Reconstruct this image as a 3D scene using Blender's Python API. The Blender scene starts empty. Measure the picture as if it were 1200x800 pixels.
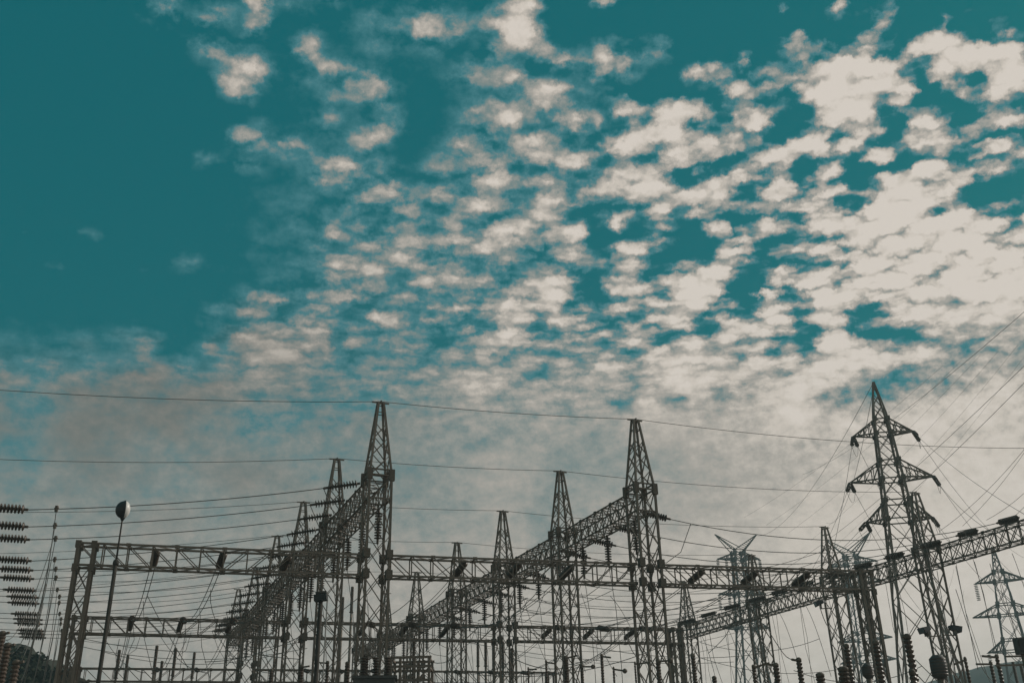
import bpy, math, random
import numpy as np
from mathutils import Vector, Matrix
random.seed(7)
V3 = Vector
sc = bpy.context.scene
col = sc.collection

# ------------------------------------------------------------------ camera
FPX = 1167.0; HZ = 545.0
pitch = math.atan(HZ / FPX); roll = math.radians(1.3)
Fw = V3((0, math.cos(pitch), math.sin(pitch))); U0 = V3((0, -math.sin(pitch), math.cos(pitch))); R0 = V3((1, 0, 0))
Rt = R0 * math.cos(roll) - U0 * math.sin(roll); Up = U0 * math.cos(roll) + R0 * math.sin(roll)
CAM = V3((0, 0, 1.6))
cd = bpy.data.cameras.new('camera'); co = bpy.data.objects.new('camera', cd); col.objects.link(co)
m = Matrix((Rt, Up, -Fw)).transposed().to_4x4(); m.translation = CAM; co.matrix_world = m
cd.sensor_width = 36; cd.lens = FPX / 1200 * 36; cd.clip_end = 5000; cd.clip_start = .1
sc.camera = co

def ray(x, y): return Fw * FPX + Rt * (x - 600) - Up * (y - 400)
def at(x, y, Y): d = ray(x, y); return CAM + d * (Y / d.y)          # where the photo's pixel lies at depth Y
def atz(x, y, z): d = ray(x, y); return CAM + d * ((z - CAM.z) / d.z)
def proj(P): d = P - CAM; w = d.dot(Fw); return 600 + FPX * d.dot(Rt) / w, 400 - FPX * d.dot(Up) / w

# ------------------------------------------------------------------ exposure, sun
sc.view_settings.view_transform = 'Standard'; sc.view_settings.look = 'None'
sc.view_settings.exposure = 0; sc.view_settings.gamma = 1
SUN_AZ = math.radians(66); SUN_EL = math.radians(30)
sl = bpy.data.lights.new('sun', 'SUN'); sl.energy = 2.0; sl.angle = math.radians(.6); sl.color = (1, .93, .84)
so = bpy.data.objects.new('sun', sl); col.objects.link(so)
sd = V3((math.sin(SUN_AZ) * math.cos(SUN_EL), math.cos(SUN_AZ) * math.cos(SUN_EL), math.sin(SUN_EL)))
so.rotation_euler = sd.to_track_quat('Z', 'Y').to_euler(); so.location = (60, 20, 60)

# ------------------------------------------------------------------ sky: a field of altocumulus over a clear evening sky
# each cloudlet: azimuth/elevation come from where it stands in the sky (given here as direction through the lens)
CL = """190 10 24 14 65;248 20 20 13 65;250 57 25 10 62;288 84 26 17 78;283 110 25 7 55;300 3 20 8 65;305 22 10 14 55;290 37 9 10 65;358 56 18 14 65
383 80 14 14 55;293 160 22 11 62;337 172 22 9 50;390 197 24 14 62;238 190 18 9 35;293 190 10 10 42;353 208 10 6 30;385 143 16 14 35;388 108 14 16 35
213 30 30 6 35;350 5 22 9 40;385 0 20 7 55;358 97 15 8 30;512 34 30 20 75;465 30 60 28 32;415 88 20 10 50;440 108 22 15 64;460 148 16 12 64
433 165 17 12 60;405 195 14 10 60;450 222 30 16 55;593 27 22 18 96;618 10 20 15 90;613 43 20 12 80;602 87 16 12 75;580 66 20 12 60;640 54 14 10 70
655 70 15 8 80;680 77 14 6 88;702 82 12 5 82;708 63 6 10 82;727 69 8 8 82;729 88 11 6 78;770 57 22 14 50;640 102 16 9 75;660 108 9 7 88;595 129 16 10 98
627 115 25 12 50;703 5 14 9 86;600 160 70 45 50;627 176 16 10 75;683 147 30 16 62;737 125 28 16 72;790 130 22 15 90;790 152 14 16 96;750 163 25 14 98
727 178 20 9 85;670 192 16 9 75;577 206 16 9 78;607 218 18 8 62;723 218 22 10 94;767 207 28 14 96;793 190 14 8 90;570 238 24 9 82;523 223 14 6 60
467 245 16 7 60;643 235 20 10 72;680 245 18 8 86;787 235 22 12 96;550 85 25 12 50;700 200 110 40 40;540 195 50 20 34;720 65 80 28 30
918 12 12 9 75;932 43 14 6 75;937 69 8 4 80;870 75 8 4 75;982 6 9 5 70;1030 32 20 7 86;983 57 10 6 86;1047 15 5 8 70;1105 16 11 8 97;1070 45 14 6 80
1103 44 20 10 100;1112 60 30 14 100;1163 57 30 12 100;1188 77 20 16 100;1150 75 12 10 96;1167 97 12 13 100;1120 102 24 15 100;1197 106 12 6 95
1170 132 28 11 100;1008 70 13 10 100;1040 83 28 13 100;980 88 22 20 96;940 93 22 14 86;1000 112 32 14 100;960 122 24 9 96;1067 114 10 13 98;822 85 18 8 75
855 106 22 14 92;817 127 14 12 90;810 153 22 14 96;877 128 16 7 82;890 150 17 12 98;855 162 14 8 80;1020 135 22 14 100;967 152 30 11 98;1053 128 6 6 90
1090 150 22 17 100;1058 162 14 8 86;997 174 20 13 98;1033 154 8 4 80;920 177 30 13 98;1030 178 13 8 96;962 178 10 8 85;975 196 9 6 92;837 182 14 9 90
813 193 20 10 96;867 203 14 8 90;917 207 15 9 99;843 223 18 11 96;1165 182 30 18 100;1147 203 14 10 100;1090 197 32 14 100;1040 215 26 13 100
1030 230 12 9 100;1073 240 24 14 100;917 235 30 12 100;960 228 26 11 92;1113 240 10 10 85;1140 240 9 5 80;807 237 14 10 96;960 60 110 45 33
1130 30 60 16 35;1000 160 160 70 34;110 272 28 8 24;33 273 14 4 20;63 317 18 9 24;217 312 24 9 32;163 320 11 7 20;298 290 10 4 26;390 272 16 7 60
385 307 20 9 42;390 343 24 12 60;302 356 26 9 68;337 347 14 5 62;250 365 20 9 30;285 388 18 7 76;355 380 24 8 72;377 397 10 14 76;153 386 14 6 48
173 402 18 8 58;107 396 20 6 38;247 402 9 5 62;318 415 38 22 80;180 436 28 8 55;235 458 16 6 62;275 455 20 10 68;593 267 20 9 86;540 275 20 10 66
578 287 16 10 86;550 292 30 10 66;620 265 10 6 72;677 278 20 12 86;647 260 14 6 76;650 293 24 9 76;728 263 16 9 96;755 290 34 12 97;720 317 18 5 86
455 275 8 5 76;440 290 30 10 50;483 294 20 11 74;523 303 13 5 72;432 310 28 10 72;512 327 32 13 72;587 313 16 6 66;420 342 12 8 76;445 350 10 5 62
560 332 14 6 62;565 355 36 11 70;655 330 34 12 76;650 347 14 14 94;653 367 10 14 92;667 383 8 8 82;600 363 20 13 94;597 388 14 14 99;597 400 38 13 76
740 347 40 24 60;743 350 12 8 78;833 317 32 20 100;815 345 30 18 96;790 375 20 12 80;448 373 12 7 82;460 387 11 5 62;488 382 12 4 62;408 397 9 9 60
430 395 9 5 56;737 395 20 9 76;767 417 14 12 92;787 433 18 12 92;713 428 18 7 80;557 450 30 14 80;760 473 22 10 86;837 265 12 13 96;880 283 22 8 90
903 253 20 6 96;963 265 32 12 100;1020 255 30 16 100;1110 275 90 36 100;1030 310 42 18 100;1087 333 70 18 100;1170 340 46 36 96;947 303 30 8 92
950 333 35 10 86;987 352 26 12 100;963 365 20 10 100;897 355 18 11 98;910 377 16 11 98;850 397 24 13 98;877 382 11 6 95;1010 388 15 6 98;977 397 22 18 100
990 418 34 14 100;1033 417 24 12 100;1077 413 22 8 96;1067 373 30 10 96;1100 383 26 12 92;880 427 20 12 96;917 423 14 8 92;813 410 18 14 90;837 425 14 9 90
893 407 12 10 90;857 442 8 7 92;973 437 34 12 98;943 450 24 12 96;937 480 16 16 98;877 450 10 4 90;810 453 20 13 96;900 463 34 8 88;1150 470 60 26 96
1060 500 50 14 96;1150 540 60 20 98;1000 490 24 8 90"""
BLOBS = np.array([[float(a) for a in b.split()] for b in CL.replace('\n', ';').split(';')])
GAPS = np.array([[float(a) for a in b.split()] for b in """1180 222 42 30 10;1012 203 26 8 8;942 195 15 6 10;915 138 14 9 15;1055 139 13 8 10;1085 120 15 7 15;1180 116 30 5 12;1120 166 30 6 12;1030 166 28 5 20
1080 80 14 8 15;1132 77 20 6 30;820 142 16 4 10;910 150 10 12 15;885 172 12 6 15;1012 220 18 10 8;1160 160 30 7 12;800 215 14 6 10;880 235 14 8 15;1060 190 26 6 12;990 235 20 5 15;1098 245 12 10 15
810 285 26 24 8;875 335 15 34 10;822 385 20 8 10;1012 366 22 14 20;1050 393 38 12 22;940 395 15 30 25;905 412 10 12 25;965 283 22 5 32;1160 290 22 4 50;1095 316 26 6 55;1190 262 14 8 20;955 348 14 5 30
703 277 10 26 10;780 300 26 15 10;700 345 10 26 12;560 314 16 6 12;520 346 16 6 12;570 376 9 7 12;615 320 20 8 20;625 386 14 5 20;740 270 10 14 12;800 250 16 10 15;640 305 14 6 15;470 330 12 8 15
760 110 22 6 12;760 190 14 5 14;710 130 14 7 16;720 145 14 8 14;615 150 14 7 12;655 125 16 6 20;575 45 14 7 14;535 55 12 7 14;500 130 30 36 6;480 170 26 20 6;780 15 40 22 8;840 30 50 34 6;660 25 12 9 12;480 205 12 12 10;690 150 10 8 20
850 142 12 4 14;950 205 10 8 12;870 220 16 5 16;830 205 12 5 16;900 190 8 6 18;985 160 16 4 22;1010 110 14 5 40;1075 100 8 12 18;1145 105 8 8 18;1100 125 20 5 16;860 265 10 14 16;925 275 12 6 22;845 410 14 5 22;870 410 8 12 26;980 460 30 6 45;1040 450 30 8 36;1110 450 40 8 42;1170 420 30 6 48;730 470 14 5 36;665 478 12 6 42;790 465 16 6 36;840 468 14 6 36;400 478 55 13 34;20 520 34 18 34;240 492 30 8 42;330 500 40 10 44;640 600 26 60 52;660 560 20 30 50;470 560 30 14 46;30 480 40 16 36;120 520 40 12 44;560 520 26 8 50""".replace("\n", ";").split(";")])
BX = np.arange(0, 1201, 100.)
BY = [250, 350, 400, 450, 500, 550, 600, 650, 700, 800]
BASE = np.array([[0,0,.02,.14,.28,.34,.36,.32,.28,.32,.4,.55,.6], [0,0,.03,.16,.28,.34,.36,.32,.28,.32,.4,.55,.6],
 [.22,.15,.08,.2,.22,.38,.42,.42,.42,.42,.42,.5,.6], [.52,.50,.40,.46,.42,.5,.56,.6,.62,.6,.5,.6,.66],
 [.54,.52,.50,.48,.48,.55,.62,.64,.7,.78,.72,.78,.82], [.52,.53,.53,.52,.5,.54,.70,.54,.62,.72,.78,.86,.88],
 [.56,.56,.57,.57,.56,.57,.68,.58,.68,.74,.88,.92,.95], [.62,.62,.62,.62,.62,.66,.74,.72,.78,.8,.9,.95,.95],
 [.68,.68,.68,.68,.70,.73,.79,.8,.82,.86,.93,.97,.97], [.74,.74,.74,.74,.76,.78,.8,.82,.84,.86,.85,.85,.85]])

def sky_field(x, y):
    xc = np.clip(x, 0, 1200); yc = np.clip(y, 0, 800)
    g = np.array([np.interp(xc, BX, r) for r in BASE])
    base = np.zeros_like(x)
    for i in range(len(BY) - 1):
        w = np.clip((yc - BY[i]) / (BY[i + 1] - BY[i]), 0, 1)
        base = np.where((yc >= BY[i]), g[i] * (1 - w) + g[i + 1] * w, base)
    base = np.where(yc < BY[0], g[0] * np.clip(1 - (BY[0] - yc) / 260, 0, 1), base)
    TOP = np.array([.12, .28, .34, .3, .42, .42, .42, .36, .34, .5, .6, .62, .62])
    base = np.maximum(base, np.interp(xc, BX, TOP) * np.clip(-y / 70, 0, 1))
    v = base
    for cx, cy, rx, ry, b in BLOBS:
        a = math.radians(-22 if cx > 700 and rx > ry * 1.6 and cy < 330 else -6)
        dx = x - cx; dy = y - cy
        u = (dx * math.cos(a) + dy * math.sin(a)) / (rx * 1.05); w = (-dx * math.sin(a) + dy * math.cos(a)) / (ry * 1.08)
        q = np.exp(-(u * u + w * w) ** 1.25 * .8)
        v = v + np.maximum(b / 100 - v, 0) * q
    for cx, cy, rx, ry, b in GAPS:
        a = math.radians(-18 if cx > 700 and rx > ry * 1.6 and cy < 330 else -4); dx = x - cx; dy = y - cy
        u = (dx * math.cos(a) + dy * math.sin(a)) / rx; w = (-dx * math.sin(a) + dy * math.cos(a)) / ry
        q = np.exp(-(u * u + w * w) ** 1.3 * .8) * .95; v = v - np.maximum(v - b / 100, 0) * q
    return v

AZ0, AZ1, NC = -35.0, 35.0, 93
ELS = np.concatenate([np.arange(-1, 16, 3.2), np.arange(17.6, 46.5, .72)]); NR = len(ELS)
azs = np.radians(np.linspace(AZ0, AZ1, NC + 1)); els = np.radians(ELS)
A_, E_ = np.meshgrid(azs, els)
D_ = np.stack([np.sin(A_) * np.cos(E_), np.cos(A_) * np.cos(E_), np.sin(E_)], -1)
w_ = D_ @ np.array(Fw)
FIELD = sky_field(600 + FPX * (D_ @ np.array(Rt)) / w_, 400 - FPX * (D_ @ np.array(Up)) / w_)

W = bpy.data.worlds.new('World'); sc.world = W; W.use_nodes = True
nt = W.node_tree; N = nt.nodes; L = nt.links; N.clear()
def nd(t, **k):
    n = N.new(t)
    for a, b in k.items(): setattr(n, a, b)
    return n
def mth(op, a, b=None, clamp=False):
    n = nd('ShaderNodeMath', operation=op); n.use_clamp = clamp
    for i, v in enumerate((a, b)):
        if v is None: continue
        if isinstance(v, (int, float)): n.inputs[i].default_value = v
        else: L.new(v, n.inputs[i])
    return n.outputs[0]
tc = nd('ShaderNodeTexCoord').outputs['Generated']
def noise(scale, detail, rough=.55, vec=tc):
    n = nd('ShaderNodeTexNoise'); n.inputs['Scale'].default_value = scale; n.inputs['Detail'].default_value = detail
    n.inputs['Roughness'].default_value = rough; L.new(vec, n.inputs['Vector']); return n
# billowing edges: the layer is warped by turbulence of two sizes
w1 = noise(26, 4); w2 = noise(95, 6, .65)
def warp(vec, n, amp):
    s = nd('ShaderNodeVectorMath', operation='SUBTRACT'); L.new(n.outputs['Color'], s.inputs[0]); s.inputs[1].default_value = (.5, .5, .5)
    k = nd('ShaderNodeVectorMath', operation='MULTIPLY'); L.new(s.outputs[0], k.inputs[0]); k.inputs[1].default_value = (amp * 1.2, amp * 1.2, amp * .8)
    a = nd('ShaderNodeVectorMath', operation='ADD'); L.new(vec, a.inputs[0]); L.new(k.outputs[0], a.inputs[1]); return a.outputs[0]
dv = warp(warp(tc, w1, .010), w2, .015)
nn = nd('ShaderNodeVectorMath', operation='NORMALIZE'); L.new(dv, nn.inputs[0])
sx = nd('ShaderNodeSeparateXYZ'); L.new(nn.outputs[0], sx.inputs[0])
az = mth('ARCTAN2', sx.outputs[0], sx.outputs[1]); el = mth('ARCSINE', sx.outputs[2])
azn = mth('MULTIPLY', mth('ADD', az, -math.radians(AZ0)), 3 / math.radians(AZ1 - AZ0))      # 0..3
azn = mth('MINIMUM', mth('MAXIMUM', azn, 0.0), 2.9999)
seg = mth('FLOOR', azn); fac = mth('SUBTRACT', azn, seg)
acc = None; S = NC // 3
for r in range(NR):
    cr = nd('ShaderNodeValToRGB'); L.new(fac, cr.inputs[0]); e = cr.color_ramp; e.interpolation = 'LINEAR'
    for i in range(S + 1):
        c = [float(FIELD[r, i + S * k]) for k in range(3)]
        q = e.elements[0] if i == 0 else e.elements[-1] if i == S else e.elements.new(i / S)
        q.position = i / S; q.color = (*c, 1)
    if r == 0: acc = cr.outputs[0]; continue
    k_ = 1 / float(els[r] - els[r - 1]); wn = nd('ShaderNodeMath', operation='MULTIPLY_ADD'); L.new(el, wn.inputs[0]); wn.inputs[1].default_value = k_; wn.inputs[2].default_value = -float(els[r - 1]) * k_
    mx = nd('ShaderNodeMix', data_type='RGBA'); mx.clamp_factor = True
    L.new(wn.outputs[0], mx.inputs[0]); L.new(acc, mx.inputs[6]); L.new(cr.outputs[0], mx.inputs[7]); acc = mx.outputs[2]
sp = nd('ShaderNodeSeparateColor'); L.new(acc, sp.inputs[0]); dens = sp.outputs[0]
for k in (1, 2):
    n = nd('ShaderNodeMix'); L.new(mth('GREATER_THAN', seg, k - .5), n.inputs[0]); L.new(dens, n.inputs[2]); L.new(sp.outputs[k], n.inputs[3]); dens = n.outputs[0]
# fine texture inside the cloud, stronger where there is cloud
st = nd('ShaderNodeMapping'); L.new(tc, st.inputs[0]); st.inputs['Scale'].default_value = (1, 1, 1.35); st.inputs['Rotation'].default_value = (0, math.radians(12), 0)
n3 = noise(60, 8, .68, st.outputs[0]); n4 = noise(13, 3, .5, st.outputs[0])
mask = mth('MULTIPLY', dens, 2.2, True)
det = mth('ADD', mth('MULTIPLY', mth('ADD', n3.outputs[0], -.5), 1.25), mth('MULTIPLY', mth('ADD', n4.outputs[0], -.5), .55))
sz = nd('ShaderNodeSeparateXYZ'); L.new(tc, sz.inputs[0])
hi = mth('ADD', mth('MULTIPLY', mth('MULTIPLY', mth('ADD', sz.outputs[2], -.30), 7.0, True), .5), .5)   # the low sheet is smooth, the high cloudlets are crisp
rt = mth('MULTIPLY', mth('ADD', sz.outputs[0], .05), 3.2, True)                                    # harder edged toward the sun
gain = mth('ADD', mth('MULTIPLY', rt, .8), .55)
# cloudlets: cells laid out on the level cloud sheet, so that they shrink and flatten toward the horizon
zc = mth('MAXIMUM', sz.outputs[2], .06); dw = warp(warp(tc, w1, .012), w2, .022); sw = nd('ShaderNodeSeparateXYZ'); L.new(dw, sw.inputs[0])
cb = nd('ShaderNodeCombineXYZ'); L.new(mth('DIVIDE', sw.outputs[0], zc), cb.inputs[0]); L.new(mth('DIVIDE', sw.outputs[1], zc), cb.inputs[1])
mpv = nd('ShaderNodeMapping'); L.new(cb.outputs[0], mpv.inputs[0]); mpv.inputs['Rotation'].default_value = (0, 0, math.radians(-24)); mpv.inputs['Scale'].default_value = (12.5, 16.0, 1)
vo = nd('ShaderNodeTexVoronoi', voronoi_dimensions='2D', feature='SMOOTH_F1'); vo.inputs['Scale'].default_value = 1; vo.inputs['Smoothness'].default_value = .25; L.new(mpv.outputs[0], vo.inputs['Vector'])
vo2 = nd('ShaderNodeTexVoronoi', voronoi_dimensions='2D', feature='F1'); vo2.inputs['Scale'].default_value = 2.6; L.new(mpv.outputs[0], vo2.inputs['Vector'])
puff = mth('ADD', mth('MULTIPLY', mth('ADD', mth('MULTIPLY', vo.outputs['Distance'], -1.0), .42), .85), mth('MULTIPLY', mth('ADD', mth('MULTIPLY', vo2.outputs['Distance'], -1.0), .42), .30))
puff = mth('MULTIPLY', puff, mth('ADD', mth('MULTIPLY', rt, .3), .75))
puff = mth('MULTIPLY', mth('MULTIPLY', puff, mth('MULTIPLY', mth('ADD', dens, -.12), 4.0, True)), mth('MULTIPLY', mth('ADD', sz.outputs[2], -.33), 9.0, True))
d1 = mth('ADD', dens, puff)
crisp = mth('ADD', d1, mth('MULTIPLY', mth('MAXIMUM', mth('ADD', d1, -.5), mth('MULTIPLY', mth('MINIMUM', mth('ADD', d1, -.5), 0.0), mth('ADD', mth('MULTIPLY', rt, .6), .3))), mth('MULTIPLY', gain, hi)))
n5 = noise(85, 4, .6, st.outputs[0]); low = mth('SUBTRACT', 1.0, mth('MULTIPLY', mth('ABSOLUTE', mth('ADD', sz.outputs[2], -.34)), 7.0), True)
mott = mth('MULTIPLY', mth('MULTIPLY', mth('ADD', n5.outputs[0], -.52), 1.3), mth('MULTIPLY', low, mth('MULTIPLY', mth('ADD', sz.outputs[0], -.12), 5.0, True)))
crisp = mth('ADD', crisp, mott)
dens2 = mth('ADD', crisp, mth('MULTIPLY', mth('MULTIPLY', det, mask), hi))
pal = nd('ShaderNodeValToRGB'); L.new(mth('MULTIPLY', dens2, .75), pal.inputs[0]); P = pal.color_ramp
def lin(c): return [((v / 255 + .055) / 1.055) ** 2.4 if v > 10 else v / 255 / 12.92 for v in c]
cols = [(0.045, (0, 93, 102)), (.235, (66, 122, 130)), (.385, (124, 136, 134)), (.58, (167, 162, 154)), (.80, (202, 193, 182)), (1.0, (214, 205, 195))]
for i, (p, c) in enumerate(cols):
    q = P.elements[0] if i == 0 else P.elements[1] if i == 1 else P.elements.new(p)
    q.position = p; q.color = (*lin(c), 1)
# the grey rain-bearing sheet low on the left
ex = nd('ShaderNodeSeparateXYZ'); L.new(tc, ex.inputs[0])
gx = mth('SUBTRACT', 1.0, mth('MULTIPLY', mth('ABSOLUTE', mth('ADD', ex.outputs[0], .40)), 2.6), True)
gz = mth('SUBTRACT', 1.0, mth('MULTIPLY', mth('ABSOLUTE', mth('ADD', ex.outputs[2], -.355)), 5.2), True)
dk = mth('MULTIPLY', mth('MULTIPLY', gx, gz), mth('MULTIPLY', mth('ADD', dens, -.2), 3.0, True))
dk = mth('MULTIPLY', mth('MULTIPLY', dk, mth('ADD', mth('MULTIPLY', n4.outputs[0], 4.0), -1.0), True), .6)
gm = nd('ShaderNodeMix', data_type='RGBA'); L.new(dk, gm.inputs[0]); L.new(pal.outputs[0], gm.inputs[6]); gm.inputs[7].default_value = (*lin((98, 98, 93)), 1)
# the clear sky between the clouds is a daylight sky, tinted as the photograph's
sky = nd('ShaderNodeTexSky', sky_type='NISHITA'); sky.sun_disc = False; sky.sun_elevation = SUN_EL; sky.sun_rotation = SUN_AZ
sb = nd('ShaderNodeMix', data_type='RGBA', blend_type='MULTIPLY'); sb.inputs[0].default_value = 1; L.new(sky.outputs[0], sb.inputs[6]); sb.inputs[7].default_value = (.004, .10, .065, 1)
clear = mth('SUBTRACT', 1.0, mth('MULTIPLY', dens2, 2.6), True)
sm = nd('ShaderNodeMix', data_type='RGBA'); L.new(mth('MULTIPLY', clear, .12), sm.inputs[0]); L.new(gm.outputs[2], sm.inputs[6]); L.new(sb.outputs[2], sm.inputs[7])
ten = nd('ShaderNodeMix', data_type='RGBA', blend_type='MULTIPLY'); ten.inputs[0].default_value = 1; L.new(sm.outputs[2], ten.inputs[6]); ten.inputs[7].default_value = (10, 10, 10, 1)
bg = nd('ShaderNodeBackground'); bg.inputs[1].default_value = .1; L.new(ten.outputs[2], bg.inputs[0])
ow = nd('ShaderNodeOutputWorld'); L.new(bg.outputs[0], ow.inputs[0])
W.cycles.sampling_method = 'MANUAL'; W.cycles.sample_map_resolution = 256

# ------------------------------------------------------------------ materials
def mat(name, c1, c2, scale=6, rough=.6, metal=0, bump=0, rv=.12, spec=.4):
    M = bpy.data.materials.new(name); M.use_nodes = True; t = M.node_tree; b = t.nodes['Principled BSDF']
    tx = t.nodes.new('ShaderNodeTexCoord'); n = t.nodes.new('ShaderNodeTexNoise'); n.inputs['Scale'].default_value = scale; n.inputs['Detail'].default_value = 5
    t.links.new(tx.outputs['Object'], n.inputs['Vector'])
    g = t.nodes.new('ShaderNodeNewGeometry')
    r = t.nodes.new('ShaderNodeValToRGB'); r.color_ramp.elements[0].color = (*c1, 1); r.color_ramp.elements[1].color = (*c2, 1)
    r.color_ramp.elements[0].position = .35; r.color_ramp.elements[1].position = .68
    t.links.new(n.outputs[0], r.inputs[0]); t.links.new(r.outputs[0], b.inputs['Base Color'])
    mr = t.nodes.new('ShaderNodeMapRange'); mr.inputs[3].default_value = rough - rv; mr.inputs[4].default_value = rough + rv
    t.links.new(n.outputs[0], mr.inputs[0]); t.links.new(mr.outputs[0], b.inputs['Roughness'])
    b.inputs['Metallic'].default_value = metal; b.inputs['Specular IOR Level'].default_value = spec
    if bump:
        bp = t.nodes.new('ShaderNodeBump'); bp.inputs['Strength'].default_value = bump; t.links.new(n.outputs[0], bp.inputs['Height']); t.links.new(bp.outputs[0], b.inputs['Normal'])
    return M
STEEL = mat('weathered_steel', (.13, .103, .08), (.25, .20, .16), 3, .6, spec=.3)
STEEL2 = mat('pylon_steel', (.09, .085, .078), (.16, .15, .14), 2, .7, spec=.2)
PLATE = mat('gusset_steel', (.10, .08, .062), (.18, .145, .115), 8, .7, spec=.25)
PORC = mat('brown_porcelain', (.075, .052, .04), (.12, .085, .062), 5, .42, rv=.08, spec=.3)
CABLE = mat('aluminium_cable', (.08, .078, .07), (.14, .135, .12), 4, .6, spec=.2)
POLE = mat('painted_pole', (.045, .04, .034), (.08, .07, .06), 3, .7, spec=.12)
GREYP = mat('grey_enclosure_paint', (.075, .072, .066), (.11, .106, .098), 2, .6, spec=.2)
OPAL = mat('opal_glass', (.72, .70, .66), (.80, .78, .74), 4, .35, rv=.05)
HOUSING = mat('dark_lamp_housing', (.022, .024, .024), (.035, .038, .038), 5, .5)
LENS = mat('floodlight_glass', (.10, .11, .11), (.16, .17, .17), 4, .2, rv=.05)
GRAVEL = mat('gravel', (.10, .095, .085), (.22, .21, .19), 9, .95, bump=.6)
CONC = mat('concrete', (.22, .21, .20), (.32, .31, .29), 3, .9, bump=.2)
HILLM = mat('wooded_hill', (.04, .042, .034), (.075, .075, .06), .12, .95, bump=.5, spec=.1)
LEAF = mat('dark_foliage', (.018, .022, .013), (.04, .046, .028), 1.5, .9, spec=.1)
BARK = mat('bark', (.04, .03, .022), (.08, .06, .045), 4, .95, spec=.1)

# ------------------------------------------------------------------ helpers
def mesh_from(name, verts, faces, material, smooth=False):
    me = bpy.data.meshes.new(name); me.from_pydata([tuple(v) for v in verts], [], faces); me.update()
    me.materials.append(material)
    if smooth:
        for p in me.polygons: p.use_smooth = True
    return me
def frame(p, q):
    z = (q - p).normalized(); u = V3((0, 0, 1)) if abs(z.z) < .97 else V3((0, 1, 0))
    x = u.cross(z).normalized(); y = z.cross(x); return x, y, z
CUBE_F = [(0, 1, 2, 3), (7, 6, 5, 4), (0, 4, 5, 1), (1, 5, 6, 2), (2, 6, 7, 3), (3, 7, 4, 0)]
def bar_vf(p, q, w, h):
    x, y, z = frame(p, q); v = []
    for e in (p, q):
        for sx_, sy_ in ((-1, -1), (-1, 1), (1, 1), (1, -1)): v.append(e + x * (sx_ * w / 2) + y * (sy_ * h / 2))
    return v, CUBE_F
UNIT = {}
def unit(matl, kind='bar'):
    k = (matl.name, kind)
    if k not in UNIT:
        if kind == 'bar': v, f = bar_vf(V3((0, 0, 0)), V3((0, 0, 1)), 1, 1)
        else:                                             # rolled angle section, two thin legs
            t = .18; o = [(-.5, -.5), (.5, -.5), (.5, -.5 + t), (-.5 + t, -.5 + t), (-.5 + t, .5), (-.5, .5)]
            v = [(a, b, z) for z in (0, 1) for a, b in o]
            f = [(0, 5, 4, 3, 2, 1), (6, 7, 8, 9, 10, 11)] + [(i, (i + 1) % 6, (i + 1) % 6 + 6, i + 6) for i in range(6)]
        UNIT[k] = mesh_from('steel_' + kind, v, f, matl)
    return UNIT[k]

def tag(o, label=None, cat=None, group=None, kind=None):
    if label: o['label'] = label
    if cat: o['category'] = cat
    if group: o['group'] = group
    if kind: o['kind'] = kind
    return o

class Thing:
    def __init__(s, name, label, cat, loc=(0, 0, 0), rz=0, group=None):
        s.o = bpy.data.objects.new(name, None); col.objects.link(s.o); s.o.empty_display_size = .3
        s.o.location = loc; s.o.rotation_euler = (0, 0, rz); tag(s.o, label, cat, group); s.j = {}
    def part(s, name, me, loc=None, M=None, parent=None, kind=None):
        c = bpy.data.objects.new(name, me); col.objects.link(c); c.parent = parent or s.o
        if M is not None: c.matrix_basis = M
        elif loc is not None: c.location = loc
        if kind: c['kind'] = kind
        return c
    def bar(s, name, p, q, w, h=None, m=None, kind='bar', single=True, rot=0):
        h = h or w; m = m or STEEL; p = V3(p); q = V3(q)
        if single:
            x, y, z = frame(p, q); Ln = (q - p).length
            M = Matrix((x * w, y * h, z * Ln)).transposed().to_4x4(); M.translation = p
            if rot: M = M @ Matrix.Rotation(rot, 4, 'Z')
            return s.part(name, unit(m, kind), M=M)
        a = s.j.setdefault((name, m.name), ([], [], m)); v, f = bar_vf(p, q, w, h); n = len(a[0]); a[0].extend(v); a[1].extend([tuple(i + n for i in g) for g in f])
    def flush(s, stuff=True):
        for (name, _), (v, f, m) in s.j.items():
            s.part(name, mesh_from(name, v, f, m), kind='stuff' if (stuff and len(f) > 18) else None)
        s.j = {}; return s
def copy_tree(o, parent=None):
    c = o.copy(); col.objects.link(c); c.parent = parent
    for ch in o.children: copy_tree(ch, c)
    return c
def place(o, loc, rz=None, label=None):
    c = copy_tree(o); c.location = loc
    if rz is not None: c.rotation_euler = (0, 0, rz)
    if label: c['label'] = label
    return c

def lathe(prof, n=12):
    v = []; f = []
    for r, z in prof:
        for i in range(n): a = 2 * math.pi * i / n; v.append((r * math.cos(a), r * math.sin(a), z))
    for k in range(len(prof) - 1):
        for i in range(n): j = (i + 1) % n; f.append((k * n + i, k * n + j, k * n + n + j, k * n + n + i))
    f.append(tuple(range(n))[::-1]); f.append(tuple((len(prof) - 1) * n + i for i in range(n)))
    return v, f
def tube_mesh(name, pts, r, m, n=4, r1=None):
    v = []; f = []; K = len(pts)
    for i, p in enumerate(pts):
        d = (pts[min(i + 1, K - 1)] - pts[max(i - 1, 0)]); x, y, z = frame(V3((0, 0, 0)), d); rr = r if r1 is None else r + (r1 - r) * i / (K - 1)
        for k in range(n): a = 2 * math.pi * k / n; v.append(p + x * (rr * math.cos(a)) + y * (rr * math.sin(a)))
    for i in range(K - 1):
        for k in range(n): j = (k + 1) % n; f.append((i * n + k, i * n + j, i * n + n + j, i * n + n + k))
    f.append(tuple(range(n))[::-1]); f.append(tuple((K - 1) * n + k for k in range(n)))
    return mesh_from(name, v, f, m, smooth=n > 5)
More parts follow.
